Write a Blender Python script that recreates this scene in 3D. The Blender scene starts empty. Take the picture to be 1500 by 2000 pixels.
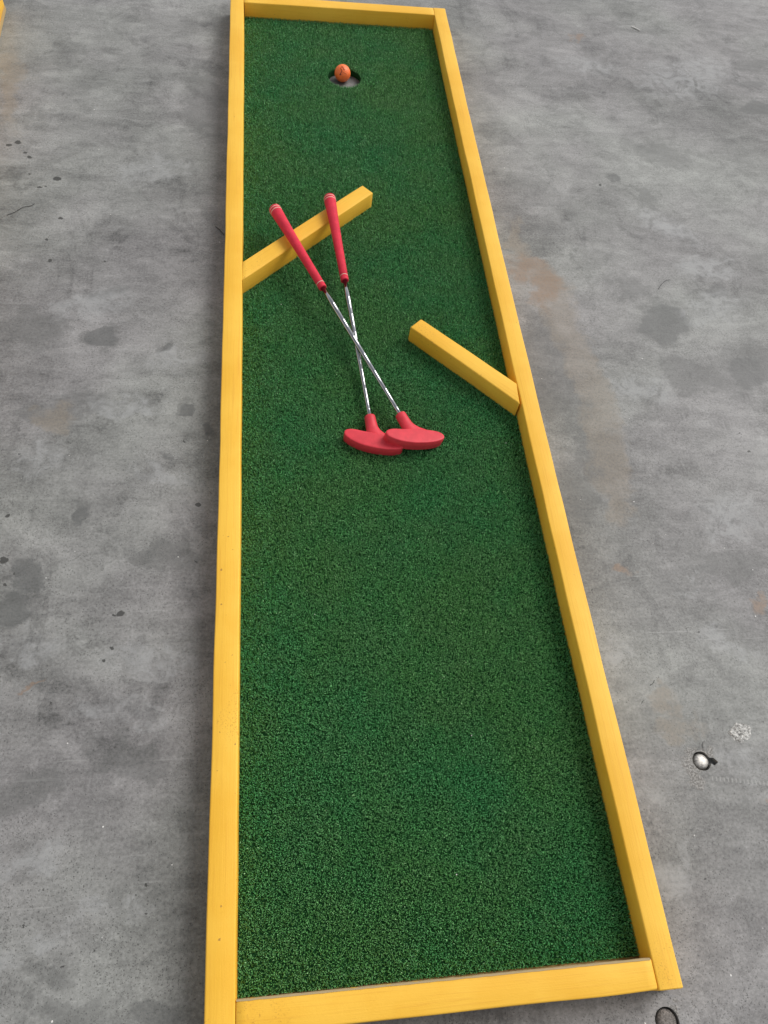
# mini golf course on a concrete floor, with two putters and a ball
import bpy, bmesh, math, random
import numpy as np
from mathutils import Vector, Matrix
FEAT = {"spot": [[-0.5228,1.7568,125.22,18.22,9.5,-127.38],[-0.5404,1.7457,146.98,22.15,15.11,-205.13],[-0.5015,1.7194,220.91,31.19,18.39,-259.62],[-0.489,1.703,169.17,-12.73,-107.84,-213.72],[-0.4188,1.6289,99.52,12.1,7.46,-121.1],[-0.4523,1.5959,181.96,24.06,16.29,-277.95],[-0.4407,1.6002,302.38,38.94,25.13,-426.09],[-0.4805,1.6416,300.5,41.59,22.84,-361.41],[-0.396,1.4939,232.59,27.85,9.53,-196.24],[-0.4158,1.4231,318.16,40.78,12.88,-307.55],[-0.4003,1.3583,215.97,27.21,7.59,-213.31],[-0.2905,1.3606,317.84,29.46,11.23,-316.8],[-0.3901,0.7316,212.95,130.61,168.1,-218.34],[-0.0748,0.746,188.94,6.38,-4.68,-210.01],[-0.3835,0.6463,139.79,21.54,-4.91,-151.29],[-0.3631,0.6212,506.57,74.79,-18.72,-538.01],[-0.3742,0.6013,320.03,49.02,-13.41,-365.17],[-0.1902,0.5436,128.8,63.02,89.28,-176.98],[-0.1994,0.5395,421.43,36.52,-23.63,-563.42],[-0.1985,0.4848,258.74,22.84,-13.89,-295.02],[-0.2089,0.4643,327.12,30.53,-19.65,-400.67],[-0.1054,0.8846,361.26,15.49,-3.37,-356.66],[-0.3911,0.858,385.95,56.03,-8.47,-690.89],[-0.0743,0.6324,658.24,23.07,-18.78,-572.13],[-0.1228,0.1411,372.22,24.76,-31.36,-398.11],[-0.1354,0.1296,682.99,49.82,-64.46,-806.46],[-0.1069,0.123,650.54,38.66,-64.89,-807.76],[-0.1205,0.1069,582.23,38.73,-51.86,-632.89],[-0.2556,0.1472,698.93,90.67,-58.24,-735.64],[-0.2754,0.1047,718.37,102.08,-70.61,-847.28],[-0.2987,0.1293,713.68,108.22,-67.39,-829.95],[-0.2792,0.4026,683.71,85.93,-35.33,-639.99],[-0.1849,0.0701,713.59,71.12,-74.14,-863.38],[-0.2211,0.0549,330.7,319.54,303.24,-410.19],[1.0111,0.8484,297.59,-105.92,-3.66,-315.42],[1.0065,0.8962,489.54,-170.53,-3.63,-477.85],[0.6087,0.5543,481.37,-114.06,-19.02,-504.75],[0.7816,0.4677,478.97,-151.86,-23.54,-528.09],[0.6733,0.3837,94.75,83.96,508.18,-609.03],[0.6474,0.3514,124.12,172.33,591.97,-535.76],[0.7276,0.2779,700.37,-333.57,-29.31,-147.02],[0.8973,1.6852,242.35,-58.8,11.65,-195.87],[0.6717,0.088,415.71,-133.93,-38.18,-489.87]],"sharp": [[0.9306,1.201,17.57,-7.5,-3.18,-14.26],[-0.3382,0.6129,31.51,4.36,-0.97,-27.37],[-0.356,0.5575,34.1,5.07,-1.3,-31.85],[-0.2724,0.7206,78.02,-2.91,-9.73,-41.67],[-0.0961,0.9553,53.48,13.1,24.73,-70.71],[-0.1441,1.1158,91.49,4.79,1.11,-91.83],[-0.1305,0.856,91.64,4.79,-1.33,-109.75],[-0.2795,1.1469,39.19,3.74,0.56,-36.59],[-0.0673,0.9127,96.76,2.82,-0.71,-104.74],[1.4719,2.0664,17.14,-6.22,2.5,-28.52],[1.492,2.1904,20.02,-7.14,4.58,-47.0],[0.9423,1.7106,50.89,-18.76,-13.72,-63.48],[0.2506,2.1057,21.01,-1.22,2.77,-27.48],[1.0956,1.0622,16.48,-5.91,0.13,-20.44],[1.095,1.314,38.67,-12.79,1.17,-42.46],[-0.1042,-0.0066,31.88,1.98,-5.71,-61.87]],"dark": [[0.9292,1.1963,17.75,-5.16,0.26,-14.84],[1.074,1.0693,10.17,-0.53,6.53,-16.76],[-0.3382,0.6129,31.51,4.36,-0.93,-26.09],[-0.356,0.5575,30.85,4.58,-1.23,-30.19],[-0.2724,0.7206,68.84,-2.57,-8.66,-37.08],[-0.0961,0.9553,50.79,12.44,22.68,-64.84],[-0.1441,1.1158,83.86,4.39,0.99,-81.66],[-0.1305,0.856,84.58,4.42,-1.33,-109.75],[-0.2795,1.1469,39.19,3.74,0.51,-33.29],[-0.0673,0.9127,88.69,2.59,-0.71,-104.74],[1.4719,2.0664,15.41,-5.59,2.19,-24.99],[1.5384,2.2964,16.23,-5.82,4.21,-39.86],[0.9423,1.7106,44.52,-16.42,-12.01,-55.58],[0.6212,0.7987,194.52,-42.88,-2.31,-141.21],[-0.2657,1.2692,30.21,10.24,35.28,-60.19],[0.9234,0.6849,65.94,19.87,105.85,-183.29],[0.6578,1.1095,32.22,0.47,2.88,-8.22],[0.6687,0.9309,34.06,0.4,2.9,-9.19],[0.6207,1.0662,26.94,-0.09,1.94,-6.41],[0.6224,0.7717,24.45,-5.45,-0.28,-14.71],[-0.238,0.0553,40.05,5.08,-6.51,-74.23],[-0.2046,0.008,18.04,2.04,-5.04,-54.85],[-0.4127,1.1655,17.08,0.25,-4.28,-18.79],[-0.3302,0.9596,11.89,2.99,6.38,-26.76],[0.6982,0.83,31.57,-7.76,-0.23,-16.78],[0.9381,1.054,13.43,-8.1,-9.73,-19.08],[0.8786,0.599,15.46,0.15,11.99,-38.99],[0.8799,1.3165,17.66,-12.14,-19.48,-20.81],[1.1027,1.8286,11.17,-5.12,-6.19,-16.23],[-0.1188,0.6319,19.85,1.04,-1.15,-34.89],[-0.1604,0.3137,19.25,-1.85,-9.66,-40.42],[-0.2916,0.2862,22.99,11.13,13.67,-42.67],[1.0118,1.6331,21.49,-14.22,-28.42,-27.81],[-0.099,1.9553,19.43,0.57,0.6,-6.64]],"light": [[-0.3034,1.2387,13.46,3.85,10.62,-24.7],[-0.2108,0.9593,17.82,0.2,-5.37,-46.11],[-0.1729,0.3787,14.8,-0.03,-7.39,-50.1],[0.926,0.7076,15.69,-5.38,-0.47,-19.77],[0.7767,0.5379,46.45,-7.83,13.18,-129.86],[0.7994,0.5705,144.75,-45.04,-5.81,-162.94],[-0.24,0.0958,16.24,9.8,26.9,-73.13],[-0.1578,0.113,25.31,2.14,-4.52,-55.32],[1.0321,1.5364,9.81,-6.02,-16.31,-21.56],[1.2936,2.2109,7.6,-2.34,0.97,-9.58],[1.0628,1.255,12.49,-1.5,7.37,-22.23],[0.8192,0.4518,17.84,-16.84,-19.14,-25.11],[-0.2776,0.1847,29.09,14.51,17.09,-58.65],[0.6167,0.4428,36.6,-9.2,-1.32,-27.86],[-0.1328,1.0875,16.47,2.94,9.24,-36.57],[0.8218,1.0112,14.43,-6.02,-6.37,-28.19],[1.0944,1.392,15.11,-4.88,0.97,-28.56],[0.9956,2.2337,12.62,-4.22,-4.02,-19.24],[-0.2087,1.6778,12.0,1.39,4.57,-21.75],[-0.3512,0.8442,18.82,5.06,9.5,-43.48],[-0.1327,0.453,14.27,0.88,-2.32,-46.57],[-0.3204,0.4956,21.98,3.03,-2.15,-46.06],[0.606,0.2191,29.18,-13.78,-12.42,-52.27],[0.6375,0.1016,35.64,-18.43,-6.66,-27.86],[0.7794,0.2546,28.39,-9.85,-2.65,-42.14],[-0.1286,0.8187,18.26,-1.64,-17.38,-74.99]],"rust": [[0.6579,1.3737,20.31,-5.19,-2.6,-28.88],[0.6722,1.3106,29.07,2.8,9.73,-18.71],[0.6755,0.5995,50.37,-21.52,-23.49,-101.16],[0.8057,0.2012,88.8,-32.64,-11.0,-163.37],[-0.3117,0.432,67.89,14.76,15.14,-352.18],[0.9207,0.5304,71.57,-26.13,-3.21,-82.96],[1.0011,2.3894,61.31,-13.93,5.93,-50.07]],"tan": [[0.6899,1.2625,24.62,3.84,6.49,-10.91],[0.7004,1.1846,29.6,3.66,6.11,-11.51],[0.7118,1.0955,33.46,3.04,5.19,-11.13],[0.7181,1.0109,35.66,-0.15,3.87,-11.81],[0.7111,0.9177,34.56,-2.22,2.92,-12.51],[0.712,0.8177,33.56,-4.34,2.06,-14.56],[0.701,0.7413,48.75,-12.42,-0.52,-24.6],[0.69,0.3576,46.82,-32.09,-18.58,-41.27],[-0.345,0.9334,42.8,5.37,-0.15,-30.55],[-0.5706,1.9781,45.99,6.88,0.65,-6.7],[0.686,0.3049,33.48,-9.96,-3.02,-51.07],[0.6376,1.4637,47.91,-0.37,5.5,-14.73]],"rough": [[0.7017,0.2343,44.85,-14.1,-3.52,-54.04],[0.7219,0.2518,38.42,-12.33,-3.67,-57.89],[0.5659,-0.0743,40.35,-11.85,-6.79,-73.12]]}
R_ = math.radians
random.seed(7); rng = np.random.default_rng(11)
C = bpy.context.scene.collection
sc = bpy.context.scene

# ---------------------------------------------------------------- camera, sky, sun, exposure
cam = bpy.data.objects.new('camera', bpy.data.cameras.new('camera')); C.objects.link(cam); sc.camera = cam
cam.data.sensor_fit = 'HORIZONTAL'; cam.data.sensor_width = 36.0
cam.data.lens = 36.0 * 1506.42 / 1500.0
cam.data.clip_start = 0.05; cam.data.clip_end = 500
rm = Matrix(((0.9902983, 0.0202454, -0.1374749), (-0.0882181, 0.8559841, -0.50942), (0.1073629, 0.5166056, 0.8494657)))
cam.matrix_world = Matrix.Translation((0.06246, 0.01387, 1.18335)) @ rm.to_4x4()

SUN_EL, SUN_AZ = R_(46), R_(62)      # azimuth measured from +Y towards +X
w = bpy.data.worlds.new('World'); sc.world = w; w.use_nodes = True
wn = w.node_tree.nodes; wl = w.node_tree.links
sky = wn.new('ShaderNodeTexSky'); sky.sky_type = 'NISHITA'; sky.sun_disc = False
sky.sun_elevation = SUN_EL; sky.sun_rotation = SUN_AZ
sky.air_density = 1.0; sky.dust_density = 1.5; sky.ozone_density = 1.0
hsv = wn.new('ShaderNodeHueSaturation'); hsv.inputs['Saturation'].default_value = 0.12
wl.new(sky.outputs[0], hsv.inputs['Color'])
bg = wn['Background']; bg.inputs['Strength'].default_value = 0.117
wl.new(hsv.outputs[0], bg.inputs['Color'])
sl = bpy.data.lights.new('sun', 'SUN'); sl.energy = 1.75; sl.angle = R_(32); sl.color = (1, 0.965, 0.92)
so = bpy.data.objects.new('sun', sl); C.objects.link(so)
sd = Vector((math.sin(SUN_AZ) * math.cos(SUN_EL), math.cos(SUN_AZ) * math.cos(SUN_EL), math.sin(SUN_EL)))
so.rotation_euler = sd.to_track_quat('Z', 'Y').to_euler(); so.location = sd * 20
sc.view_settings.view_transform = 'Standard'; sc.view_settings.look = 'None'
sc.view_settings.gamma = 1; sc.view_settings.use_curve_mapping = False
sc.view_settings.exposure = 0.30

# ---------------------------------------------------------------- helpers
def tag(o, label=None, cat=None, group=None, kind=None):
    if label: o['label'] = label
    if cat: o['category'] = cat
    if group: o['group'] = group
    if kind: o['kind'] = kind
    return o
def empty(name, loc):
    o = bpy.data.objects.new(name, None); C.objects.link(o); o.location = loc; o.empty_display_size = .05
    return o
def link(name, me, mat, parent=None, origin=None, smooth=True):
    """me is in world coordinates; origin is the thing's base in the world."""
    if origin is not None:
        me.transform(Matrix.Translation(-Vector(origin)))
    if mat: me.materials.append(mat)
    if smooth: me.polygons.foreach_set('use_smooth', [True] * len(me.polygons))
    o = bpy.data.objects.new(name, me); C.objects.link(o)
    if parent is not None: o.parent = parent
    elif origin is not None: o.location = origin
    return o
class N:
    """small node helper"""
    def __init__(s, name):
        s.m = bpy.data.materials.new(name); s.m.use_nodes = True; s.t = s.m.node_tree
        s.b = s.t.nodes['Principled BSDF']
    def new(s, typ, ins=None, **kw):
        n = s.t.nodes.new(typ)
        for k, v in kw.items(): setattr(n, k, v)
        for k, v in (ins or {}).items():
            if isinstance(v, bpy.types.NodeSocket): s.t.links.new(v, n.inputs[k])
            else: n.inputs[k].default_value = v
        return n
    def math(s, op, a, b=0.0, c=0.0, clamp=False):
        return s.new('ShaderNodeMath', {0: a, 1: b, 2: c}, operation=op, use_clamp=clamp).outputs[0]
    def vm(s, op, a, b=(0, 0, 0), out=0):
        return s.new('ShaderNodeVectorMath', {0: a, 1: b}, operation=op).outputs[out]
    def noise(s, vec, scale, detail=4, rough=.55, out='Fac', dist=0.0):
        return s.new('ShaderNodeTexNoise', {'Vector': vec, 'Scale': scale, 'Detail': detail, 'Roughness': rough, 'Distortion': dist}).outputs[out]
    def mr(s, v, a, b, c=0.0, d=1.0, smooth=True):
        return s.new('ShaderNodeMapRange', {'Value': v, 'From Min': a, 'From Max': b, 'To Min': c, 'To Max': d},
                     interpolation_type='SMOOTHSTEP' if smooth else 'LINEAR').outputs[0]
    def mix(s, f, a, b, mode='MIX'):
        n = s.t.nodes.new('ShaderNodeMix'); n.data_type = 'RGBA'; n.blend_type = mode
        for i, v in ((0, f), (6, a), (7, b)):
            if isinstance(v, bpy.types.NodeSocket): s.t.links.new(v, n.inputs[i])
            else: n.inputs[i].default_value = v if i == 0 else (*v, 1)
        return n.outputs[2]
    def set(s, **kw):
        for k, v in kw.items():
            k = k.replace('_', ' ')
            if isinstance(v, bpy.types.NodeSocket): s.t.links.new(v, s.b.inputs[k])
            else: s.b.inputs[k].default_value = (*v, 1) if isinstance(v, tuple) and len(v) == 3 else v
        return s.m
    def bump(s, h, strength, dist):
        n = s.new('ShaderNodeBump', {'Height': h, 'Strength': strength, 'Distance': dist})
        s.t.links.new(n.outputs[0], s.b.inputs['Normal']); return n
    def pos(s):
        return s.new('ShaderNodeNewGeometry').outputs['Position']

# ---------------------------------------------------------------- concrete
def concrete():
    n = N('trowelled_concrete'); P = n.pos()
    big = n.noise(P, 1.7, 5, .55, dist=.6)
    mid = n.noise(P, 5.5, 6, .62, dist=1.0)
    strP = n.vm('MULTIPLY', P, (9.0, 34.0, 1.0))
    rotP = n.new('ShaderNodeMapping', {'Vector': P, 'Rotation': (0, 0, .5), 'Scale': (12.0, 46.0, 1.0)}).outputs[0]
    streak = n.noise(strP, 1.0, 6, .7, dist=.8)
    streak2 = n.noise(rotP, 1.0, 5, .7, dist=.6)
    fine = n.noise(P, 210, 3, .7)
    finer = n.noise(P, 700, 2, .7)
    v = n.math('ADD', n.mr(big, .3, .7, -.060, .060, False), n.mr(mid, .3, .7, -.052, .052, False))
    v = n.math('ADD', v, n.mr(streak, .3, .7, -.026, .026, False))
    v = n.math('ADD', v, n.mr(streak2, .3, .7, -.026, .026, False))
    v2 = n.noise(P, 24, 5, .7, dist=1.2)
    v = n.math('ADD', v, n.mr(v2, .3, .7, -.034, .034, False))
    v = n.math('ADD', v, n.mr(fine, .3, .7, -.056, .056, False))
    v = n.math('ADD', v, n.mr(finer, .3, .7, -.030, .030, False))
    # dark rounded patches where the trowel polished the skin
    wp = n.mr(n.noise(n.vm('MULTIPLY', P, (3.6, 6.2, 1)), 1.0, 7, .66, dist=1.4), .49, .57)
    v = n.math('ADD', v, n.math('MULTIPLY', wp, .036))
    wq = n.mr(n.noise(n.vm('MULTIPLY', n.vm('ADD', P, (4, 9, 0)), (8.5, 5.5, 1)), 1.0, 7, .68, dist=1.1), .55, .61)
    v = n.math('SUBTRACT', v, n.math('MULTIPLY', wq, .040))
    pm = n.mr(n.noise(P, 3.1, 3, .5, dist=.4), .57, .64)
    v = n.math('SUBTRACT', v, n.math('MULTIPLY', pm, .022))
    val = n.math('ADD', v, .217)
    tint = n.noise(n.vm('ADD', P, (7, 3, 0)), 2.2, 3, .5)
    warm = n.mix(n.mr(tint, .38, .62), (.985, 1.0, .950), (1.015, .99, .98))
    vv = n.new('ShaderNodeCombineXYZ', {0: val, 1: val, 2: val}).outputs[0]
    col = n.mix(1.0, vv, warm, 'MULTIPLY')
    # large faint warm area on the left of the yard
    # clustered pinholes
    vo = n.new('ShaderNodeTexVoronoi', {'Vector': P, 'Scale': 210.0, 'Randomness': 1.0}, feature='F1', voronoi_dimensions='3D')
    clus = n.mr(n.noise(P, 6.0, 3, .6), .46, .66)
    rnd = n.new('ShaderNodeSeparateColor', {0: vo.outputs['Color']}).outputs[0]
    pin = n.math('MULTIPLY', n.mr(vo.outputs['Distance'], .12, .26, 1, 0), n.math('GREATER_THAN', n.math('ADD', rnd, n.math('MULTIPLY', clus, .45)), .93))
    col = n.mix(n.math('MULTIPLY', pin, .72), col, (.055, .055, .053))
    jn3 = n.new('ShaderNodeTexNoise', {'Vector': P, 'Scale': 260.0, 'Detail': 2.0}).outputs['Color']
    vf = n.new('ShaderNodeTexVoronoi', {'Vector': n.vm('ADD', P, n.vm('MULTIPLY', n.vm('SUBTRACT', jn3, (.5, .5, .5)), (.006, .006, 0))), 'Scale': 430.0, 'Randomness': 1.0}, feature='F1', voronoi_dimensions='3D')
    rn2 = n.new('ShaderNodeSeparateColor', {0: vf.outputs['Color']}).outputs[0]
    clus2 = n.mr(n.noise(P, 5.0, 5, .65, dist=.8), .46, .60)
    pf = n.math('MULTIPLY', n.mr(vf.outputs['Distance'], .22, .42, 1, 0), n.math('GREATER_THAN', n.math('ADD', rn2, n.math('MULTIPLY', clus2, .46)), .94))
    col = n.mix(n.math('MULTIPLY', pf, .68), col, (.06, .06, .057))
    # hairline scratches
    sp = n.new('ShaderNodeMapping', {'Vector': P, 'Rotation': (0, 0, 1.1), 'Scale': (5, 150, 1)}).outputs[0]
    sc1 = n.mr(n.noise(sp, 1.0, 2, .5, dist=.35), .70, .76)
    sp2 = n.new('ShaderNodeMapping', {'Vector': P, 'Rotation': (0, 0, -.35), 'Scale': (7, 240, 1)}).outputs[0]
    sc2 = n.mr(n.noise(sp2, 1.0, 2, .5, dist=.35), .70, .77)
    col = n.mix(n.math('MULTIPLY', n.math('MAXIMUM', sc1, sc2), .35), col, (.36, .36, .35))
    # placed stains and tone patches, plus painted shade on the golf hole's floor
    jn = n.new('ShaderNodeTexNoise', {'Vector': P, 'Scale': 14.0, 'Detail': 4.0, 'Roughness': .6}).outputs['Color']
    j = n.vm('MULTIPLY', n.vm('SUBTRACT', jn, (.5, .5, .5)), (.13, .13, 0))
    Pj = n.vm('ADD', P, j)
    jn2 = n.new('ShaderNodeTexNoise', {'Vector': P, 'Scale': 160.0, 'Detail': 2.0}).outputs['Color']
    Ps = n.vm('ADD', P, n.vm('MULTIPLY', n.vm('SUBTRACT', jn2, (.5, .5, .5)), (.009, .009, 0)))
    rg_n = n.noise(P, 38, 6, .75, dist=.5)
    rag = n.math('MULTIPLY', n.math('SUBTRACT', rg_n, .5), 3.2)
    rag2 = n.math('MULTIPLY', n.math('SUBTRACT', rg_n, .5), 1.1)
    Pm = n.vm('ADD', P, n.vm('MULTIPLY', n.vm('SUBTRACT', jn, (.5, .5, .5)), (.06, .06, 0)))
    def blob(f, src, a, b):
        cx, cy, m00, m01, m10, m11 = f
        q = n.vm('SUBTRACT', src, (cx, cy, 0))
        u = n.vm('DOT_PRODUCT', q, (m00, m01, 0), 'Value'); v_ = n.vm('DOT_PRODUCT', q, (m10, m11, 0), 'Value')
        d = n.math('ADD', n.math('ADD', n.math('MULTIPLY', u, u), n.math('MULTIPLY', v_, v_)), rag if src is Pj else (rag2 if src is Pm else 0.0))
        return n.mr(d, a, b, 1, 0)
    def group(key, src, a, b):
        acc = None
        for f in FEAT[key]:
            k = blob(f, src, a, b)
            acc = k if acc is None else n.math('MAXIMUM', acc, k)
        return acc
    speck = n.mr(fine, .35, .65, .55, 1.0)
    col = n.mix(n.math('MULTIPLY', group('dark', Pj, .5, 1.7), .40), col, (.105, .107, .103))
    col = n.mix(n.math('MULTIPLY', group('sharp', Pm, .72, 1.12), .40), col, (.085, .088, .087))  # the ellipse inside the golf hole is depth shade put into the colour
    col = n.mix(n.math('MULTIPLY', n.math('MULTIPLY', group('light', Pj, .1, 2.0), n.mr(v2, .4, .6, .25, 1.0)), .50), col, (.36, .365, .365))
    col = n.mix(n.math('MULTIPLY', n.math('MULTIPLY', group('tan', Pj, .1, 2.4), speck), .52), col, (.265, .22, .165))
    col = n.mix(n.math('MULTIPLY', n.math('MULTIPLY', group('rust', Pj, .0, 2.2), speck), .68), col, (.26, .165, .10))
    rough_m = group('rough', Pj, .5, 1.2)
    sc_f = n.mr(n.noise(P, 330, 3, .8), .42, .60)
    col = n.mix(n.math('MULTIPLY', rough_m, .8), col, n.mix(sc_f, (.13, .12, .11), (.38, .37, .35)))
    col = n.mix(n.math('MULTIPLY', group('spot', Ps, .7, 1.1), .88), col, (.045, .045, .042))
    # pale dotted trail of a turned tool beside the sunk bolt
    q = n.new('ShaderNodeMapping', {'Vector': n.vm('SUBTRACT', P, (.7263, .2265, 0)), 'Rotation': (0, 0, .155)}).outputs[0]
    sx = n.new('ShaderNodeSeparateXYZ', {0: q})
    wv = n.mr(n.math('SINE', n.math('MULTIPLY', sx.outputs[0], 980.0)), .1, .8)
    inx = n.math('MULTIPLY', n.math('GREATER_THAN', sx.outputs[0], 0.0), n.math('LESS_THAN', sx.outputs[0], .1))
    iny = n.mr(n.math('ABSOLUTE', sx.outputs[1]), .0022, .0045, 1, 0)
    col = n.mix(n.math('MULTIPLY', n.math('MULTIPLY', wv, inx), n.math('MULTIPLY', iny, .4)), col, (.42, .42, .40))
    h = n.math('ADD', n.math('MULTIPLY', fine, .5), n.math('MULTIPLY', streak, .6))
    h = n.math('ADD', h, n.math('MULTIPLY', rough_m, n.math('MULTIPLY', sc_f, 2.0)))
    h = n.math('SUBTRACT', h, n.math('MULTIPLY', pin, 1.0))
    n.bump(h, .30, .0009)
    rg = n.math('ADD', n.mr(mid, .3, .7, .50, .66, False), n.math('MULTIPLY', pm, -.06))
    return n.set(Base_Color=col, Roughness=rg, Specular_IOR_Level=.38)

def yellow_paint():
    n = N('yellow_paint')
    uv = n.new('ShaderNodeUVMap', uv_map='UVMap').outputs[0]
    oi = n.new('ShaderNodeObjectInfo').outputs['Random']
    uvr = n.vm('ADD', uv, n.new('ShaderNodeCombineXYZ', {0: n.math('MULTIPLY', oi, 37.0), 2: n.math('MULTIPLY', oi, 9.0)}).outputs[0])
    g = n.noise(n.new('ShaderNodeMapping', {'Vector': uvr, 'Scale': (4.5, 260, 1)}).outputs[0], 1.0, 4, .6, dist=1.6)
    g2 = n.noise(n.new('ShaderNodeMapping', {'Vector': uvr, 'Scale': (22, 900, 1)}).outputs[0], 1.0, 3, .7)
    blot = n.noise(uvr, 7.0, 4, .6)
    rag = n.noise(uvr, 420, 3, .7)
    knot = n.mr(n.noise(uvr, 9.0, 2, .5), .665, .73)
    c = n.mix(n.mr(blot, .3, .7), (.85, .460, .036), (.92, .540, .062))
    c = n.mix(n.math('MULTIPLY', n.mr(g, .52, .68), .34), c, (.70, .33, .03))
    c = n.mix(n.math('MULTIPLY', n.mr(g2, .60, .72), .20), c, (.62, .29, .03))
    dots = n.mr(rag, .55, .66)
    c = n.mix(n.math('MULTIPLY', n.math('MULTIPLY', dots, knot), .65), c, (.42, .17, .02))
    uo = n.new('ShaderNodeSeparateXYZ', {0: uv}).outputs[0]
    endm = n.math('MULTIPLY', n.mr(uo, .03, .085, 1, 0), n.mr(n.noise(uvr, 26, 3, .6), .44, .58))
    c = n.mix(n.math('MULTIPLY', n.math('MULTIPLY', dots, endm), .6), c, (.42, .18, .02))
    # tiny nicks
    nick = n.math('MULTIPLY', n.mr(n.noise(uvr, 130, 2, .5), .715, .75), n.mr(n.noise(uvr, 3, 2, .5), .5, .6))
    c = n.mix(n.math('MULTIPLY', nick, .7), c, (.30, .14, .04))
    h = n.math('ADD', n.math('MULTIPLY', g, .8), n.math('MULTIPLY', g2, .6))
    h = n.math('SUBTRACT', h, n.math('MULTIPLY', n.math('MULTIPLY', dots, knot), 1.2))
    n.bump(n.math('ADD', h, n.math('MULTIPLY', rag, .5)), .35, .0009)
    return n.set(Base_Color=c, Roughness=.56, Specular_IOR_Level=.35)

def plywood():
    n = N('plywood_edge'); P = n.pos()
    g = n.noise(n.vm('MULTIPLY', P, (30, 30, 900)), 1.0, 3)
    c = n.mix(g, (.34, .22, .09), (.58, .42, .18))
    return n.set(Base_Color=c, Roughness=.8)

def turf_mats():
    n = N('turf_fibre'); P = n.pos()
    a = n.new('ShaderNodeAttribute', attribute_name='shade').outputs['Fac']
    big = n.noise(P, 3.2, 4, .6); mid = n.noise(P, 16, 3, .6)
    base = n.mix(n.mr(big, .36, .64), (.145, .430, .120), (.088, .425, .138))
    base = n.mix(n.math('MULTIPLY', n.mr(mid, .35, .65), .35), base, (.185, .405, .140))
    c = n.mix(n.mr(a, .1, .85, 0, 1, False), n.mix(1.0, base, (.38, .40, .40), 'MULTIPLY'), base)
    c = n.mix(n.mr(a, .80, 1.0), c, (.46, .76, .38))
    m1 = n.set(Base_Color=c, Roughness=.45, Specular_IOR_Level=.40)
    b = N('turf_backing'); b.set(Base_Color=(.010, .052, .015), Roughness=.9, Specular_IOR_Level=.1)
    return m1, b.m

def rubber(name, col, rough, spec=.4, dotted=False):
    n = N(name); tc = n.new('ShaderNodeTexCoord').outputs['Object']
    no = n.noise(tc, 60, 4, .6); fi = n.noise(tc, 900, 2, .6)
    dark = tuple(x * .86 for x in col)
    c = n.mix(n.mr(no, .35, .65), dark, col)
    if dotted:
        uv = n.new('ShaderNodeUVMap', uv_map='UVMap').outputs[0]
        vo = n.new('ShaderNodeTexVoronoi', {'Vector': n.vm('MULTIPLY', uv, (520, 520, 1)), 'Scale': 1.0, 'Randomness': 0.0})
        dm = n.mr(vo.outputs['Distance'], .18, .42, 1, 0)
        c = n.mix(n.math('MULTIPLY', dm, .35), c, tuple(x * .62 for x in col))
        n.bump(n.math('SUBTRACT', n.math('MULTIPLY', fi, .2), dm), .5, .0006)
    else:
        n.bump(n.math('ADD', fi, no), .25, .0005)
    return n.set(Base_Color=c, Roughness=rough, Specular_IOR_Level=spec)

def steel(name, rough, col=(.75, .76, .78)):
    n = N(name); tc = n.new('ShaderNodeTexCoord').outputs['Object']
    no = n.noise(tc, 90, 3, .6)
    return n.set(Base_Color=n.mix(n.mr(no, .3, .7), tuple(x * .82 for x in col), col), Metallic=1.0, Roughness=rough)

M_con = concrete(); M_yel = yellow_paint(); M_ply = plywood(); M_turf, M_back = turf_mats()
M_grip = rubber('grip_rubber', (.76, .038, .072), .60, .20, True)
M_head = rubber('moulded_red_rubber', (.73, .046, .068), .50, .36)
M_band = rubber('cream_paint', (.80, .62, .48), .5)
M_shaft = steel('chromed_steel', .10, (.42, .43, .45))
nb = N('worn_steel'); tb = nb.new('ShaderNodeTexCoord').outputs['Object']
fb = nb.noise(tb, 260, 5, .75, dist=1.5); nb.bump(fb, .35, .0008)
M_bolt = nb.set(Base_Color=nb.mix(nb.mr(fb, .36, .52), (.22, .21, .20), (.55, .53, .50)), Metallic=.8, Roughness=.55)
nb = N('tarnished_steel'); tb = nb.new('ShaderNodeTexCoord').outputs['Object']
fb = nb.noise(tb, 200, 5, .75, dist=1.5); nb.bump(fb, .9, .0012)
M_bolt2 = nb.set(Base_Color=nb.mix(nb.mr(fb, .40, .64), (.11, .10, .09), (.30, .27, .25)), Metallic=.3, Roughness=.7)
M_dirt = N('dark_dirt').set(Base_Color=(.15, .14, .125), Roughness=.8)
M_white = N('pale_grit').set(Base_Color=(.72, .71, .68), Roughness=.6)
M_hair = N('dark_fibre').set(Base_Color=(.03, .03, .03), Roughness=.7)

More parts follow.
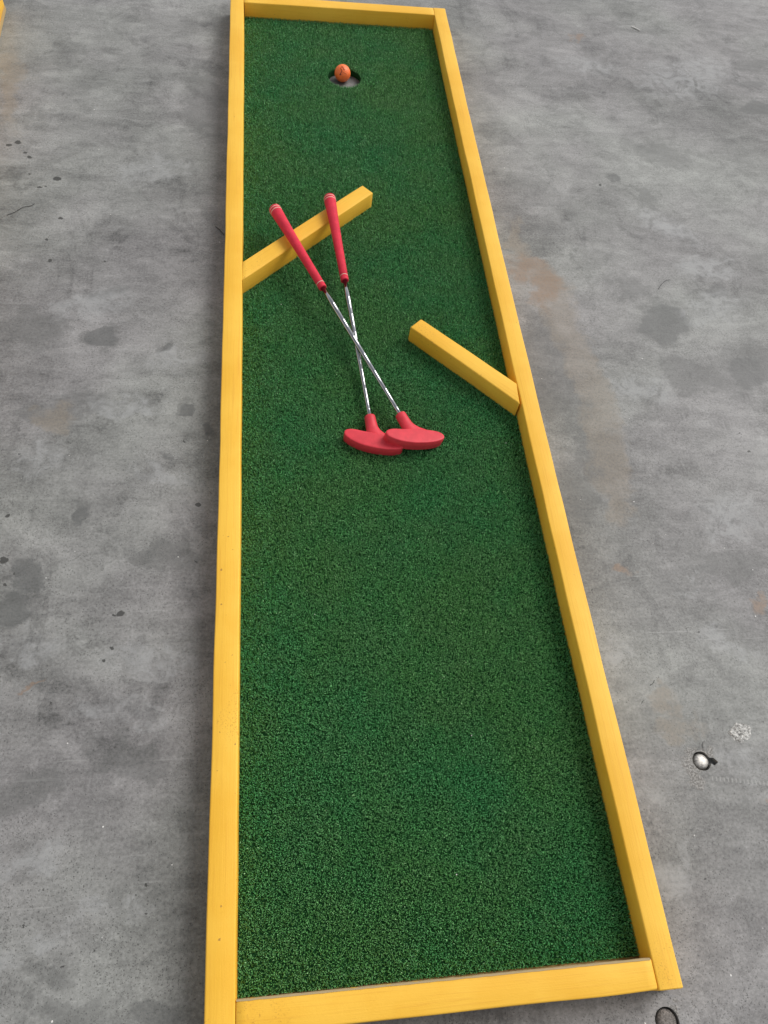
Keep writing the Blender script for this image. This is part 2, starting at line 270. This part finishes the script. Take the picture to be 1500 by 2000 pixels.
# ---------------------------------------------------------------- ground with sunk holes
def plate_with_holes(outer, holes, z):
    bm = bmesh.new(); edges = []; rings = []
    for k, loop in enumerate([outer] + holes):
        vs = [bm.verts.new((x, y, z)) for x, y in loop]
        es = [bm.edges.new((vs[i], vs[(i + 1) % len(vs)])) for i in range(len(vs))]
        edges += es; rings.append((vs, es))
    bmesh.ops.triangle_fill(bm, edges=edges, use_beauty=True)
    return bm, rings
def circle(cx, cy, r, n=40, jit=0.0):
    return [(cx + (r + random.uniform(-jit, jit)) * math.cos(2 * math.pi * i / n), cy + (r + random.uniform(-jit, jit)) * math.sin(2 * math.pi * i / n)) for i in range(n)]
STUDS = [(.7185, .2535, .0150), (.5640, -.0770, .0168)]
def floor_mesh():
    holes = []
    for k, (x, y, r) in enumerate(STUDS):
        c = circle(x, y, r, 40, .0003)
        if k == 0:      # a chipped notch leads off the pit on its right
            c = c[:37] + c[37:]
            c[0] = (x + .027, y - .0035); c[1] = (x + .0215, y + .0035); c[39] = (x + .0195, y - .0085)
        holes.append(c)
    bm, rings = plate_with_holes([(-40, -40), (40, -40), (40, 40), (-40, 40)], holes, 0)
    for vs, es in rings[1:]:
        low = [bm.verts.new((v.co.x, v.co.y, -.011)) for v in vs]
        n = len(vs)
        for i in range(n): bm.faces.new((vs[i], vs[(i + 1) % n], low[(i + 1) % n], low[i]))
        bm.faces.new(low)
    bmesh.ops.recalc_face_normals(bm, faces=bm.faces)
    me = bpy.data.meshes.new('concrete_floor'); bm.to_mesh(me); bm.free()
    if me.polygons[0].normal.z < 0: me.flip_normals()
    return me
ground = link('concrete_floor', floor_mesh(), M_con, smooth=False)
tag(ground, 'grey trowelled concrete floor with stains, pinholes and rust marks', None, None, 'structure')

# mortar plug and dark pit linings belong to the floor
def rough_disc(cx, cy, r, h, z0=0.0002, n=26, rings=5, seed=1):
    rr = random.Random(seed); bm = bmesh.new(); prev = None
    ph = [rr.uniform(0, 6.28) for _ in range(4)]
    for k in range(rings + 1):
        f = 1 - k / rings
        row = []
        if k == rings: row = [bm.verts.new((cx, cy, z0 + h * .6))] * n
        else:
            for i in range(n):
                a = 2 * math.pi * i / n
                R = r * f * (1 + .16 * math.sin(2 * a + ph[0]) + .09 * math.sin(5 * a + ph[1]) + .05 * math.sin(9 * a + ph[2]))
                row.append(bm.verts.new((cx + R * math.cos(a), cy + R * math.sin(a) * .95, z0 + (0 if k == 0 else h * rr.uniform(.15, 1.0)))))
        if prev:
            for i in range(n):
                j = (i + 1) % n
                vs = [prev[i], prev[j], row[j]] + ([row[i]] if k < rings else [])
                bm.faces.new(vs)
        prev = row
    me = bpy.data.meshes.new('disc'); bm.to_mesh(me); bm.free(); return me
nm = N('pale_mortar'); P = nm.pos(); f = nm.noise(P, 260, 4, .8)
nm.bump(f, .8, .002); M_mortar = nm.set(Base_Color=nm.mix(nm.mr(f, .38, .62), (.17, .165, .155), (.66, .65, .62)), Roughness=.85)
mp = link('mortar_patch', rough_disc(.7985, .2935, .0175, .0022), M_mortar, ground, smooth=False)

def lathe(profile, origin, axis, up=(0, 0, 1), seg=28, cap=True, sx=1.0):
    """profile: (distance along axis, radius) pairs"""
    a = Vector(axis).normalized(); u = Vector(up); u = (u - a * u.dot(a)).normalized(); v = a.cross(u)
    o = Vector(origin); verts = []; faces = []; uvs = []
    for t, r in profile:
        for i in range(seg):
            th = 2 * math.pi * i / seg
            verts.append(o + a * t + (u * math.cos(th) + v * math.sin(th) * sx) * r)
    for k in range(len(profile) - 1):
        for i in range(seg):
            j = (i + 1) % seg
            faces.append((k * seg + i, k * seg + j, (k + 1) * seg + j, (k + 1) * seg + i))
    if cap:
        faces.append(tuple(range(seg))[::-1]); faces.append(tuple(range((len(profile) - 1) * seg, len(profile) * seg)))
    me = bpy.data.meshes.new('lathe'); me.from_pydata([tuple(x) for x in verts], [], faces); me.update()
    uvl = me.uv_layers.new(name='UVMap')
    for p in me.polygons:
        for li in p.loop_indices:
            vi = me.loops[li].vertex_index; k, i = divmod(vi, seg)
            ii = i if not (i == 0 and any((me.loops[l].vertex_index % seg) == seg - 1 for l in p.loop_indices)) else seg
            uvl.data[li].uv = (profile[k][0], ii / seg * .060)
    bm = bmesh.new(); bm.from_mesh(me); bmesh.ops.recalc_face_normals(bm, faces=bm.faces); bm.to_mesh(me); bm.free()
    return me
for k, (x, y, r) in enumerate(STUDS):
    root = empty('floor_bolt', (x, y, -.011))
    tag(root, ['bright domed steel bolt sunk in chipped concrete near the dotted trail', 'dull steel bolt sunk in the concrete below the lower right corner of the course'][k],
        'bolt', 'steel bolts sunk in the concrete floor')
    rb = r - .0026
    me = lathe([(0.0003, rb), (.0055, rb), (.0075, rb * .93), (.0092, rb * .72), (.0102, rb * .40), (.0104, rb * .05)], (x + .0012, y + .0004, -.011), (.05, .06, 1), (1, 0, 0), 32)
    link('bolt_head', me, (M_bolt, M_bolt2)[k], root, (x, y, -.011))
    me = lathe([(0.0004, r * .97), (.0022, r * .97), (.0026, rb * 1.02)], (x, y, -.011), (0, 0, 1), (1, 0, 0), 32)
    link('washer', me, M_dirt, root, (x, y, -.011))

# ---------------------------------------------------------------- timber boards
H = .057; ZT = .0204; ZB = .012
def board(corners, z0, z1, cr=.0024, step=.03, wob=.0006, seed=0, big_inner=0.0):
    """corners A0, A1 (left edge, start to end), B0, B1 (right edge) in plan. Rounded rectangular section swept along."""
    rr = np.random.default_rng(seed)
    A0, A1, B0, B1 = [np.array(c, float) for c in corners[:4]]
    bow = corners[4] if len(corners) > 4 else 0.0
    L = np.linalg.norm(A1 - A0); W = np.linalg.norm(B0 - A0)
    Dv = (A1 - A0) / L; side = B0 - A0
    nrm = np.array([-Dv[1], Dv[0]]);  nrm = nrm if nrm @ side > 0 else -nrm
    wd = abs(side @ nrm)
    sec = []   # (frac across, z, outward)
    K = 3
    def corner(fx, fz, a0):
        for i in range(K + 1):
            a = a0 + math.pi / 2 * i / K
            r_ = cr
            sec.append((fx * (wd - 0) + (-r_ if fx else r_) + r_ * math.cos(a), (z1 - r_ if fz else z0 + r_) + r_ * math.sin(a)))
    corner(1, 0, -math.pi / 2); corner(1, 1, 0); corner(0, 1, math.pi / 2); corner(0, 0, math.pi)
    n = len(sec); per = [0.0]
    for i in range(1, n): per.append(per[-1] + math.dist(sec[i], sec[i - 1]))
    tot = per[-1] + math.dist(sec[-1], sec[0])
    us = [0, .0012 / L] + list(np.linspace(.012 / L, 1 - .012 / L, max(3, int(L / step)))) + [1 - .0012 / L, 1]
    m = len(us)
    w1 = rr.normal(0, wob, (m, 4)); 
    for _ in range(2): w1[1:-1] = (w1[:-2] + 2 * w1[1:-1] + w1[2:]) / 4
    verts = []
    for k, u in enumerate(us):
        endin = .0011 if k in (0, m - 1) else 0.0
        for s, z in sec:
            fr = s / wd
            p = (A0 * (1 - u) + A1 * u) * (1 - fr) + (B0 * (1 - u) + B1 * u) * fr
            ss = (endin * (1 if fr < .5 else -1)); zz = (endin * (1 if z < (z0 + z1) / 2 else -1))
            off = bow * 4 * u * (1 - u) + w1[k, 0 if fr < .5 else 1] + ss
            p = p + nrm * off
            verts.append((p[0], p[1], z + zz + (w1[k, 2 if fr < .5 else 3] * .5 if z > (z0 + z1) / 2 else 0)))
    faces = []; 
    for k in range(m - 1):
        for i in range(n):
            j = (i + 1) % n
            faces.append((k * n + i, k * n + j, (k + 1) * n + j, (k + 1) * n + i))
    faces.append(tuple(range(n))); faces.append(tuple(range((m - 1) * n, m * n)))
    me = bpy.data.meshes.new('board'); me.from_pydata(verts, [], faces); me.update()
    uvl = me.uv_layers.new(name='UVMap')
    for p in me.polygons:
        wrap = len(p.vertices) == 4 and {v % n for v in p.vertices} == {0, n - 1}
        for li in p.loop_indices:
            k, i = divmod(me.loops[li].vertex_index, n)
            if len(p.vertices) > 4: uvl.data[li].uv = (sec[i][0] * .2 + k, sec[i][1])
            else: uvl.data[li].uv = (us[k] * L, tot if (wrap and i == 0) else per[i])
    bm = bmesh.new(); bm.from_mesh(me); bmesh.ops.recalc_face_normals(bm, faces=bm.faces)
    for f_ in bm.faces: f_.smooth = len(f_.verts) == 4
    for e in bm.edges:
        if len(e.link_faces) == 2 and e.calc_face_angle(0) > .7: e.smooth = False
    bm.to_mesh(me); bm.free()
    return me

course = empty('mini_golf_course', (.268, 1.174, 0)); org = (.268, 1.174, 0)
tag(course, 'long mini golf course of green turf in a yellow timber frame with two diverter boards', 'mini golf course', 'mini golf courses on the concrete floor')
s = .768
def S(x, y): return (x * s, y * s)
TT = .0361
side_l = board(((-.0369, -.043), (-.0363, 2.390), (.0002, -.043), (-.0002, 2.390), .0014), ZB, H, seed=1)
side_r = board(((.5382, -.0395), (.5398, 2.388), (.5725, -.0395), (.5755, 2.388), -.0052), ZB, H, seed=2)
near = board(((.0010, -.0375), (.5374, -.0385), (.0010, -.0005), (.5374, -.0025), 0), ZB, H, seed=3)
far = board(((.0008, 2.3455), (.5390, 2.3480), (.0008, 2.3850), (.5390, 2.3868), 0), ZB, H, seed=4)
parts = []
for nm_, me in (('side_board', side_l), ('side_board', side_r), ('end_board', near), ('end_board', far)):
    o = link(nm_, me, M_yel, course, org, smooth=False); parts.append(o)
bs = [(.0012, -.0024, H + .0001), (.0012, -.0010, H - .0002), (.0012, -.0001, H - .0016), (.0012, .0003, H - .0040)]
bv = []; bf = []
for i in range(61):
    t_ = i / 60
    for x, y, z in bs: bv.append((.0012 + t_ * .535, y - .002 * t_ + random.uniform(-.0003, .0003), z + .0003 + random.uniform(-.0001, .0001)))
    if i:
        for k in range(3): bf.append((4 * i - 4 + k, 4 * i + k, 4 * i + k + 1, 4 * i - 3 + k))
me = bpy.data.meshes.new('bare_edge'); me.from_pydata(bv, [], bf); me.update()
link('bare_edge', me, N('bare_wood_edge').set(Base_Color=(.40, .30, .16), Roughness=.8), parts[2], org, smooth=False)
dl = board((S(.0016, 1.6980), S(.3550, 2.0442), S(.0016, 1.6290), S(.3848, 2.0102), 0), .0165, H - .0006, seed=5)
dr = board((S(.4722, 1.4956), S(.6950, 1.2725), S(.4401, 1.4653), S(.6903, 1.2070), 0), .0165, H - .0004, seed=6)
link('diverter_board', dl, M_yel, course, org, smooth=False)
link('diverter_board', dr, M_yel, course, org, smooth=False)

HX, HY, HR = .2656, 2.0725, .0440
def base_mesh():
    bm, rings = plate_with_holes([(-.0375, -.0405), (.5745, -.0405), (.5765, 2.3895), (-.0372, 2.3905)], [circle(HX, HY, HR + .0035, 48, .0002)], .0119)
    faces = list(bm.faces)
    r = bmesh.ops.extrude_face_region(bm, geom=faces)
    for v in [g for g in r['geom'] if isinstance(g, bmesh.types.BMVert)]: v.co.z = .0008
    bmesh.ops.recalc_face_normals(bm, faces=bm.faces)
    me = bpy.data.meshes.new('base_board'); bm.to_mesh(me); bm.free(); return me
parts.append(link('base_board', base_mesh(), M_ply, course, org, smooth=False))
def backing_mesh():
    bm, rings = plate_with_holes([(.0012, .0012), (.5365, .0008), (.5385, 2.3445), (.0008, 2.3445)], [circle(HX, HY, HR, 48, .0006)], .0150)
    r = bmesh.ops.extrude_face_region(bm, geom=list(bm.faces))
    for v in [g for g in r['geom'] if isinstance(g, bmesh.types.BMVert)]: v.co.z = .0121
    bmesh.ops.recalc_face_normals(bm, faces=bm.faces)
    top = [bm.verts.new((x, y, .0135)) for x, y in circle(HX, HY, HR + .0002, 48, .0004)]
    low = [bm.verts.new((x, y, .0022)) for x, y in circle(HX, HY, HR - .0006, 48, .0010)]
    for i in range(48): bm.faces.new((top[i], top[(i + 1) % 48], low[(i + 1) % 48], low[i]))
    me = bpy.data.meshes.new('turf_backing'); bm.to_mesh(me); bm.free(); return me
parts.append(link('turf_backing', backing_mesh(), M_back, course, org, smooth=False))

def in_quad(x, y, q, m=0.0):
    ok = np.ones(len(x), bool)
    for i in range(4):
        a = np.array(q[i]); b = np.array(q[(i + 1) % 4]); d = b - a; L = np.hypot(*d)
        cr_ = (d[0] * (y - a[1]) - d[1] * (x - a[0])) / L
        ok &= cr_ > m
    return ok
def turf_blades(n):
    x = rng.uniform(.0008, .5385, n); y = rng.uniform(.0003, 2.3450, n)
    # drawn in under the right board's bow
    keep = x < .5385 - .0052 * 4 * (y / 2.35) * (1 - y / 2.35) - .0004
    keep &= np.hypot(x - HX, y - HY) > HR + .0006 + rng.normal(0, .0005, n)
    qd1 = [S(.0016, 1.6290), S(.3848, 2.0102), S(.3550, 2.0442), S(.0016, 1.6980)]
    qd2 = [S(.4401, 1.4653), S(.6903, 1.2070), S(.6950, 1.2725), S(.4722, 1.4956)]
    keep &= ~in_quad(x, y, qd1, .002); keep &= ~in_quad(x, y, qd2, .002)
    x = x[keep]; y = y[keep]; n = len(x)
    # clump the fibres a little into tufts
    tuft = .0034
    tx = (np.floor(x / tuft) + .5) * tuft; ty = (np.floor(y / tuft) + .5) * tuft
    hsh = np.sin(np.floor(x / tuft) * 12.9898 + np.floor(y / tuft) * 78.233) * 43758.5453
    hsh = hsh - np.floor(hsh)
    hs2 = np.sin(np.floor(x / tuft) * 39.346 + np.floor(y / tuft) * 11.135) * 24634.6345; hs2 -= np.floor(hs2)
    pull = .10
    x2 = x + (tx + (hsh - .5) * tuft - x) * pull; y2 = y + (ty + (hs2 - .5) * tuft - y) * pull
    out = np.hypot(x2 - HX, y2 - HY) < HR; x2[out] = x[out]; y2[out] = y[out]
    a = rng.uniform(0, 2 * np.pi, n); wdir = np.stack([np.cos(a), np.sin(a), np.zeros(n)], 1)
    la = a + np.pi / 2 + rng.normal(0, .5, n); ldir = np.stack([np.cos(la), np.sin(la), np.zeros(n)], 1)
    hgt = rng.uniform(.0034, .0076, n) * (.93 + .14 * hsh)
    lean = rng.uniform(.0009, .0022, n)
    w0 = rng.uniform(.00030, .00050, n)
    wdir = np.stack([-np.sin(la), np.cos(la), np.zeros(n)], 1)
    up = np.array([0, 0, 1.0])
    b = np.stack([x2, y2, np.full(n, .0145)], 1)
    c1 = b + up * (hgt * .80)[:, None] + ldir * (lean * .12)[:, None]
    tilt = rng.normal(0, .35, n)
    c2 = b + up * (hgt * rng.uniform(.80, 1.12, n))[:, None] + ldir * lean[:, None] + wdir * rng.normal(0, .0007, n)[:, None]
    V = np.empty((n, 6, 3))
    V[:, 0] = b - wdir * (w0 * .6)[:, None]; V[:, 1] = b + wdir * (w0 * .6)[:, None]
    V[:, 2] = c1 + wdir * w0[:, None] + up * (w0 * tilt)[:, None]; V[:, 3] = c1 - wdir * w0[:, None] - up * (w0 * tilt)[:, None]
    V[:, 4] = c2 + wdir * (w0 * .8)[:, None]; V[:, 5] = c2 - wdir * (w0 * .8)[:, None]
    # keep the fibres inside the frame
    V[..., 0] = np.clip(V[..., 0], .0004, .5392); V[..., 1] = np.clip(V[..., 1], .0002, 2.3453)
    V[..., 0] -= org[0]; V[..., 1] -= org[1]
    idx = np.arange(n)[:, None] * 6
    loops = np.concatenate([idx + np.array([[0, 1, 2, 3]]), idx + np.array([[3, 2, 4, 5]])], 1).ravel()
    starts = (np.arange(n)[:, None] * 8 + np.array([[0, 4]])).ravel(); tot = np.tile([4, 4], n)
    me = bpy.data.meshes.new('turf')
    me.vertices.add(n * 6); me.loops.add(n * 8); me.polygons.add(n * 2)
    me.vertices.foreach_set('co', V.ravel()); me.loops.foreach_set('vertex_index', loops)
    me.polygons.foreach_set('loop_start', starts); me.polygons.foreach_set('loop_total', tot)
    me.update(calc_edges=True)
    at = me.attributes.new('shade', 'FLOAT', 'FACE')
    sh = np.clip(rng.beta(2.0, 2.2, n) * .88 + hsh * .12, 0, 1)
    at.data.foreach_set('value', np.repeat(sh, 2))
    return me
turf_me = turf_blades(580000)
turf = link('turf', turf_me, M_turf, course, None, smooth=False); tag(turf, kind='stuff')
parts.append(turf)

# ---------------------------------------------------------------- the neighbouring course, of which one far corner shows
course2 = empty('mini_golf_course', (0, 0, 0)); tag(course2, 'second yellow timber course of which only one corner shows at the upper left', 'mini golf course', 'mini golf courses on the concrete floor')
th = R_(2.5); cr_far = Vector((.5762 - org[0], 2.3895 - org[1], 0)); rot = Matrix.Rotation(th, 4, 'Z')
tgt = Vector((-.6369, 2.3336, 0)); course2.location = tgt - rot @ cr_far; course2.rotation_euler = (0, 0, th)
for p_ in parts:
    c_ = p_.copy(); C.objects.link(c_); c_.parent = course2

# ---------------------------------------------------------------- golf ball
def ball():
    c = Vector((.2607, 2.0862, .02135)); r = .02135
    bm = bmesh.new(); bmesh.ops.create_uvsphere(bm, u_segments=48, v_segments=32, radius=r)
    for v in bm.verts: v.co += c
    me = bpy.data.meshes.new('ball'); bm.to_mesh(me); bm.free()
    n = N('orange_ball'); tc = n.new('ShaderNodeTexCoord').outputs['Object']
    vo = n.new('ShaderNodeTexVoronoi', {'Vector': tc, 'Scale': 310.0, 'Randomness': .25})
    dm = n.mr(vo.outputs['Distance'], .15, .62, 0, 1)
    n.bump(dm, .55, .0007)
    n.set(Base_Color=n.mix(n.mr(n.noise(tc, 90), .3, .7), (.95, .185, .040), (.97, .195, .046)), Roughness=.38, Specular_IOR_Level=.5)
    o = link('golf_ball', me, n.m, None, c)
    tag(o, 'orange golf ball resting in the round hole at the far end of the turf', 'golf ball')
    # the printed mark, a flat film on the skin
    strokes = [[(-.182, -.238, .954), (-.25, -.36, .90), (-.317, -.46, .83), (-.28, -.56, .78)],
               [(-.182, -.238, .954), (-.09, -.30, .95), (.0, -.47, .882), (.10, -.60, .79), (.146, -.655, .741)],
               [(-.316, -.472, .823), (-.20, -.62, .76), (-.152, -.721, .676), (-.22, -.79, .57), (-.275, -.815, .51), (-.36, -.86, .36), (-.345, -.879, .33)],
               [(-.435, -.847, .306), (-.33, -.89, .31), (-.227, -.921, .318)],
               [(-.066, -.799, .598), (.12, -.83, .54), (.30, -.84, .45), (.42, -.83, .36)]]
    wd = [.0007, .0011, .0008, .0011, .0003]
    verts = []; faces = []
    for st, w_ in zip(strokes, wd):
        P_ = [Vector(q).normalized() for q in st]; Q = []
        for i in range(len(P_) - 1):
            for k in range(5): Q.append(P_[i].slerp(P_[i + 1], k / 5) if hasattr(P_[i], 'slerp') else P_[i])
        Q.append(P_[-1]); b0 = len(verts)
        for i, q in enumerate(Q):
            t = (Q[min(i + 1, len(Q) - 1)] - Q[max(i - 1, 0)]).normalized(); sd_ = q.cross(t).normalized()
            for sg in (-1, 1): verts.append(c + (q * (r + .00012) + sd_ * sg * w_).normalized() * (r + .00012))
            if i: faces.append((b0 + 2 * i - 2, b0 + 2 * i - 1, b0 + 2 * i + 1, b0 + 2 * i))
    me = bpy.data.meshes.new('mark'); me.from_pydata([tuple(v) for v in verts], [], faces); me.update()
    link('printed_mark', me, N('dark_print').set(Base_Color=(.16, .018, .012), Roughness=.5), o, c)
ball()

# ---------------------------------------------------------------- putters
OUT = [(-55, 38), (-52.5, 34), (-47, 32), (-40, 32.2), (-32, 34.2), (-22, 38), (-10, 42), (2, 46), (14, 50.5), (26, 55.8), (36, 61), (44, 66.5), (48.5, 72), (50, 78), (48, 82.8),
       (43, 85.6), (34, 86.6), (22, 85.8), (8, 83), (-6, 79), (-20, 73.5), (-33, 66.5), (-44, 58.5), (-52, 50), (-55.5, 44)]
def catmull(P_, k=3):
    out = []; n = len(P_)
    for i in range(n):
        p0, p1, p2, p3 = [np.array(P_[(i + j - 1) % n], float) for j in range(4)]
        for q in range(k):
            t = q / k
            out.append(.5 * ((2 * p1) + (-p0 + p2) * t + (2 * p0 - 5 * p1 + 4 * p2 - p3) * t * t + (-p0 + 3 * p1 - 3 * p2 + p3) * t ** 3))
    return np.array(out)
def putter(h, d, roll, label):
    h = Vector(h); d = Vector(d); a = (h - d).normalized()
    b = Vector((0, 0, 1)).cross(a).normalized(); nn = a.cross(b)
    if nn.z < 0: nn = -nn
    b2 = b * math.cos(roll) + nn * math.sin(roll); n2 = nn * math.cos(roll) - b * math.sin(roll)
    root = empty('putter', (h.x, h.y, ZT)); ro = Vector((h.x, h.y, ZT))
    tag(root, label, 'putter', 'crossed putters lying on the turf')
    # head
    o2 = catmull(OUT, 3) / 1000; n = len(o2)
    tang = np.roll(o2, -1, 0) - np.roll(o2, 1, 0); nr = np.stack([tang[:, 1], -tang[:, 0]], 1); nr /= np.linalg.norm(nr, axis=1)[:, None]
    cen = o2.mean(0)
    if ((o2 - cen) * nr).sum() < 0: nr = -nr
    rings = [(-.0125, .0030), (-.0134, .0014), (-.0125, .0004), (-.0110, 0), (-.0010, 0), (-.0004, -.00014), (.0004, -.00014), (.0010, 0), (.0085, .0001), (.0098, .0006), (.0104, .0016), (.0106, .0040)]
    verts = []; faces = []
    for z, ins in rings:
        q = o2 - nr * ins
        for x, y in q:
            nz = z + .075 * (y - .012)
            verts.append(tuple(h + b2 * float(x) + a * float(y) + n2 * float(nz)))
    for k in range(len(rings) - 1):
        for i in range(n):
            j = (i + 1) % n; faces.append((k * n + i, k * n + j, (k + 1) * n + j, (k + 1) * n + i))
    faces.append(tuple(range(n))); faces.append(tuple(range((len(rings) - 1) * n, len(rings) * n)))
    # hosel: round at the shaft, flaring to meet the blade
    prof = [(.0008, .0050, .0050, 0, 0), (.0004, .0088, .0088, 0, 0), (.0016, .0101, .0101, 0, 0), (.006, .0105, .0105, 0, 0), (.016, .0108, .0104, 0, .0),
            (.026, .0116, .0100, .0002, .0), (.034, .0135, .0098, .0014, .0002), (.042, .0175, .0096, .004, .0006), (.049, .0225, .0092, .0075, .0012), (.056, .025, .0080, .0115, .0022)]
    seg = 32; b0 = len(verts)
    for t, rx, rn, ox, on in prof:
        for i in range(seg):
            th_ = 2 * math.pi * i / seg; cx = math.cos(th_); sx = math.sin(th_)
            verts.append(tuple(h + a * t + b2 * (ox + rx * cx) + n2 * (on + rn * sx)))
    for k in range(len(prof) - 1):
        for i in range(seg):
            j = (i + 1) % seg; faces.append((b0 + k * seg + i, b0 + k * seg + j, b0 + (k + 1) * seg + j, b0 + (k + 1) * seg + i))
    faces.append(tuple(range(b0, b0 + seg)))
    me = bpy.data.meshes.new('head'); me.from_pydata(verts, [], faces); me.update()
    bm = bmesh.new(); bm.from_mesh(me); bmesh.ops.recalc_face_normals(bm, faces=bm.faces)
    for e in bm.edges:
        if len(e.link_faces) == 2 and e.calc_face_angle(0) > .8: e.smooth = False
    bm.to_mesh(me); bm.free()
    link('head', me, M_head, root, ro)
    # stepped shaft (distance from the hosel back towards the grip)
    prof = [(-.010, .0038)]; r0 = .0038
    for k in range(7):
        t = .013 + .0462 * k
        prof += [(t, r0), (t + .0006, r0 + .00038), (t + .0030, r0 + .00034), (t + .0040, r0 + .00023)]; r0 += .00023
    prof += [(.345, r0)]
    link('shaft', lathe(prof, h, -a, n2, 24), M_shaft, root, ro)
    # grip
    gp = [(.3384, .0054), (.3384, .0074), (.3388, .0081), (.3400, .0084), (.3500, .0085), (.3503, .0082), (.3513, .0082), (.3516, .0085), (.38, .0087), (.42, .0092), (.46, .0098), (.50, .0106), (.535, .0116), (.556, .0124),
          (.570, .0130), (.575, .0131), (.5775, .0131), (.5805, .0130), (.5832, .0124), (.5848, .0108), (.5856, .0090), (.5856, .0070), (.5850, .0050), (.5850, .0012)]
    g = link('grip', lathe(gp, h, -a, n2, 36), M_grip, root, ro)
    for t, r_, w_ in ((.3508, .0087, .0009), (.5715, .0132, .0011), (.5780, .0133, .0009)):
        link('band', lathe([(t - w_, r_ - .0006), (t - w_ * .6, r_), (t + w_ * .6, r_), (t + w_, r_ - .0006)], h, -a, n2, 36, False), M_band, g, ro)
    return root
hB = (.2404, .9174, .0315); dB = (.2004, 1.4003, .0672)
putter(hB, dB, 0.0, 'lower of two red putters, steel shaft under the other and head partly covered')
putter((.2967, .9130, .0425), (.1258, 1.3181, .0690), R_(-8.5), 'upper of two red putters, its shaft crossing on top and head resting on the other')

# ---------------------------------------------------------------- small litter on the floor
def fibre(pts, r, mat, name, label, cat):
    vs = []; fs = []; Pn = [Vector((x, y, z)) for x, y, z in pts]
    Q = []
    for i in range(len(Pn) - 1):
        p0 = Pn[max(i - 1, 0)]; p1 = Pn[i]; p2 = Pn[i + 1]; p3 = Pn[min(i + 2, len(Pn) - 1)]
        for k in range(4):
            t = k / 4; Q.append(.5 * ((2 * p1) + (p2 - p0) * t + (2 * p0 - 5 * p1 + 4 * p2 - p3) * t * t + (3 * p1 - p0 - 3 * p2 + p3) * t ** 3))
    Q.append(Pn[-1])
    for i, q in enumerate(Q):
        t = (Q[min(i + 1, len(Q) - 1)] - Q[max(i - 1, 0)]).normalized(); sd_ = t.cross(Vector((0, 0, 1))).normalized(); u = sd_.cross(t)
        rr = r * (1 - .6 * abs(i / (len(Q) - 1) - .45))
        for k in range(6): vs.append(tuple(q + (sd_ * math.cos(k * math.pi / 3) + u * math.sin(k * math.pi / 3)) * rr))
        if i:
            for k in range(6): fs.append((6 * i - 6 + k, 6 * i - 6 + (k + 1) % 6, 6 * i + (k + 1) % 6, 6 * i + k))
    me = bpy.data.meshes.new(name); me.from_pydata(vs, [], fs); me.update()
    o = link(name, me, mat, None, Pn[0]); tag(o, label, cat); return o
fibre([(-.5082, 1.4969, .001), (-.4919, 1.5079, .0015), (-.4782, 1.524, .0015), (-.4629, 1.53, .001), (-.4556, 1.5391, .001)], .0006, M_hair, 'dry_stalk', 'thin dark curved stalk lying on the concrete left of the course', 'stalk')
fibre([(.9466, 1.3083, .001), (.9604, 1.3255, .002), (.9742, 1.3378, .002), (.9867, 1.3416, .001)], .0005, M_hair, 'dry_stalk', 'thin dark curved stalk lying on the concrete right of the course', 'stalk')
fibre([(-.0613, 1.4806, .001), (-.0509, 1.4673, .002), (-.0420, 1.453, .001)], .0009, M_hair, 'dry_stalk', 'short dark stalk touching the outside of the left board', 'stalk')
fibre([(1.1913, 2.4739, .002), (1.203, 2.464, .0022), (1.2145, 2.4529, .002)], .0018, M_white, 'wood_sliver', 'pale wood sliver lying on the concrete at the upper right', 'sliver')
W = [(-.365, 1.9011), (-.3386, 1.7408), (-.4353, 1.8424), (-.2913, 1.5111), (-.3687, 1.8773), (-.3045, .8547), (-.3126, .6111), (-.1043, .6431), (-.1869, .2206), (-.2477, .3398), (-.0903, .1647), (-.2264, -.0034),
     (.8494, 1.0953), (.6299, .7417), (.7342, .7349), (.9084, .8956), (.6539, 1.738), (.6129, 1.0382), (.924, .5838), (.8961, .4926), (.7771, .6622), (.6697, -.0335), (.5328, -.0763), (.6725, .1467)]
bm = bmesh.new()
LINT = [(.44, 1.02), (.12, .52), (.35, .31), (.50, .86), (.21, 1.83), (.08, 1.22), (.3, .12)]
for i in range(117):
    x, y = W[i] if i < len(W) else (random.uniform(-.6, 1.5), random.uniform(-.1, 2.7))
    if i >= 110: x, y = LINT[i - 110]
    elif i >= len(W) and -.05 < x < .59: continue
    r_ = random.uniform(.0009, .0017) if i < len(W) else random.uniform(.0004, .0011)
    q = bmesh.ops.create_icosphere(bm, subdivisions=1, radius=r_)
    k1, k2, an = random.uniform(.5, 1.3), random.uniform(.2, .45), random.uniform(0, 3)
    for v in q['verts']:
        cx = v.co.x * k1; cy = v.co.y
        v.co = Vector((x + cx * math.cos(an) - cy * math.sin(an) + random.uniform(-.2, .2) * r_, y + cx * math.sin(an) + cy * math.cos(an), v.co.z * k2 + r_ * k2 * .9 + (ZT if i >= 110 else 0)))
me = bpy.data.meshes.new('grit'); bm.to_mesh(me); bm.free()
gr = link('grit', me, M_white, None, (0, 0, 0), smooth=False); tag(gr, 'scattered pale grit and flakes on the concrete floor', None, None, 'stuff')
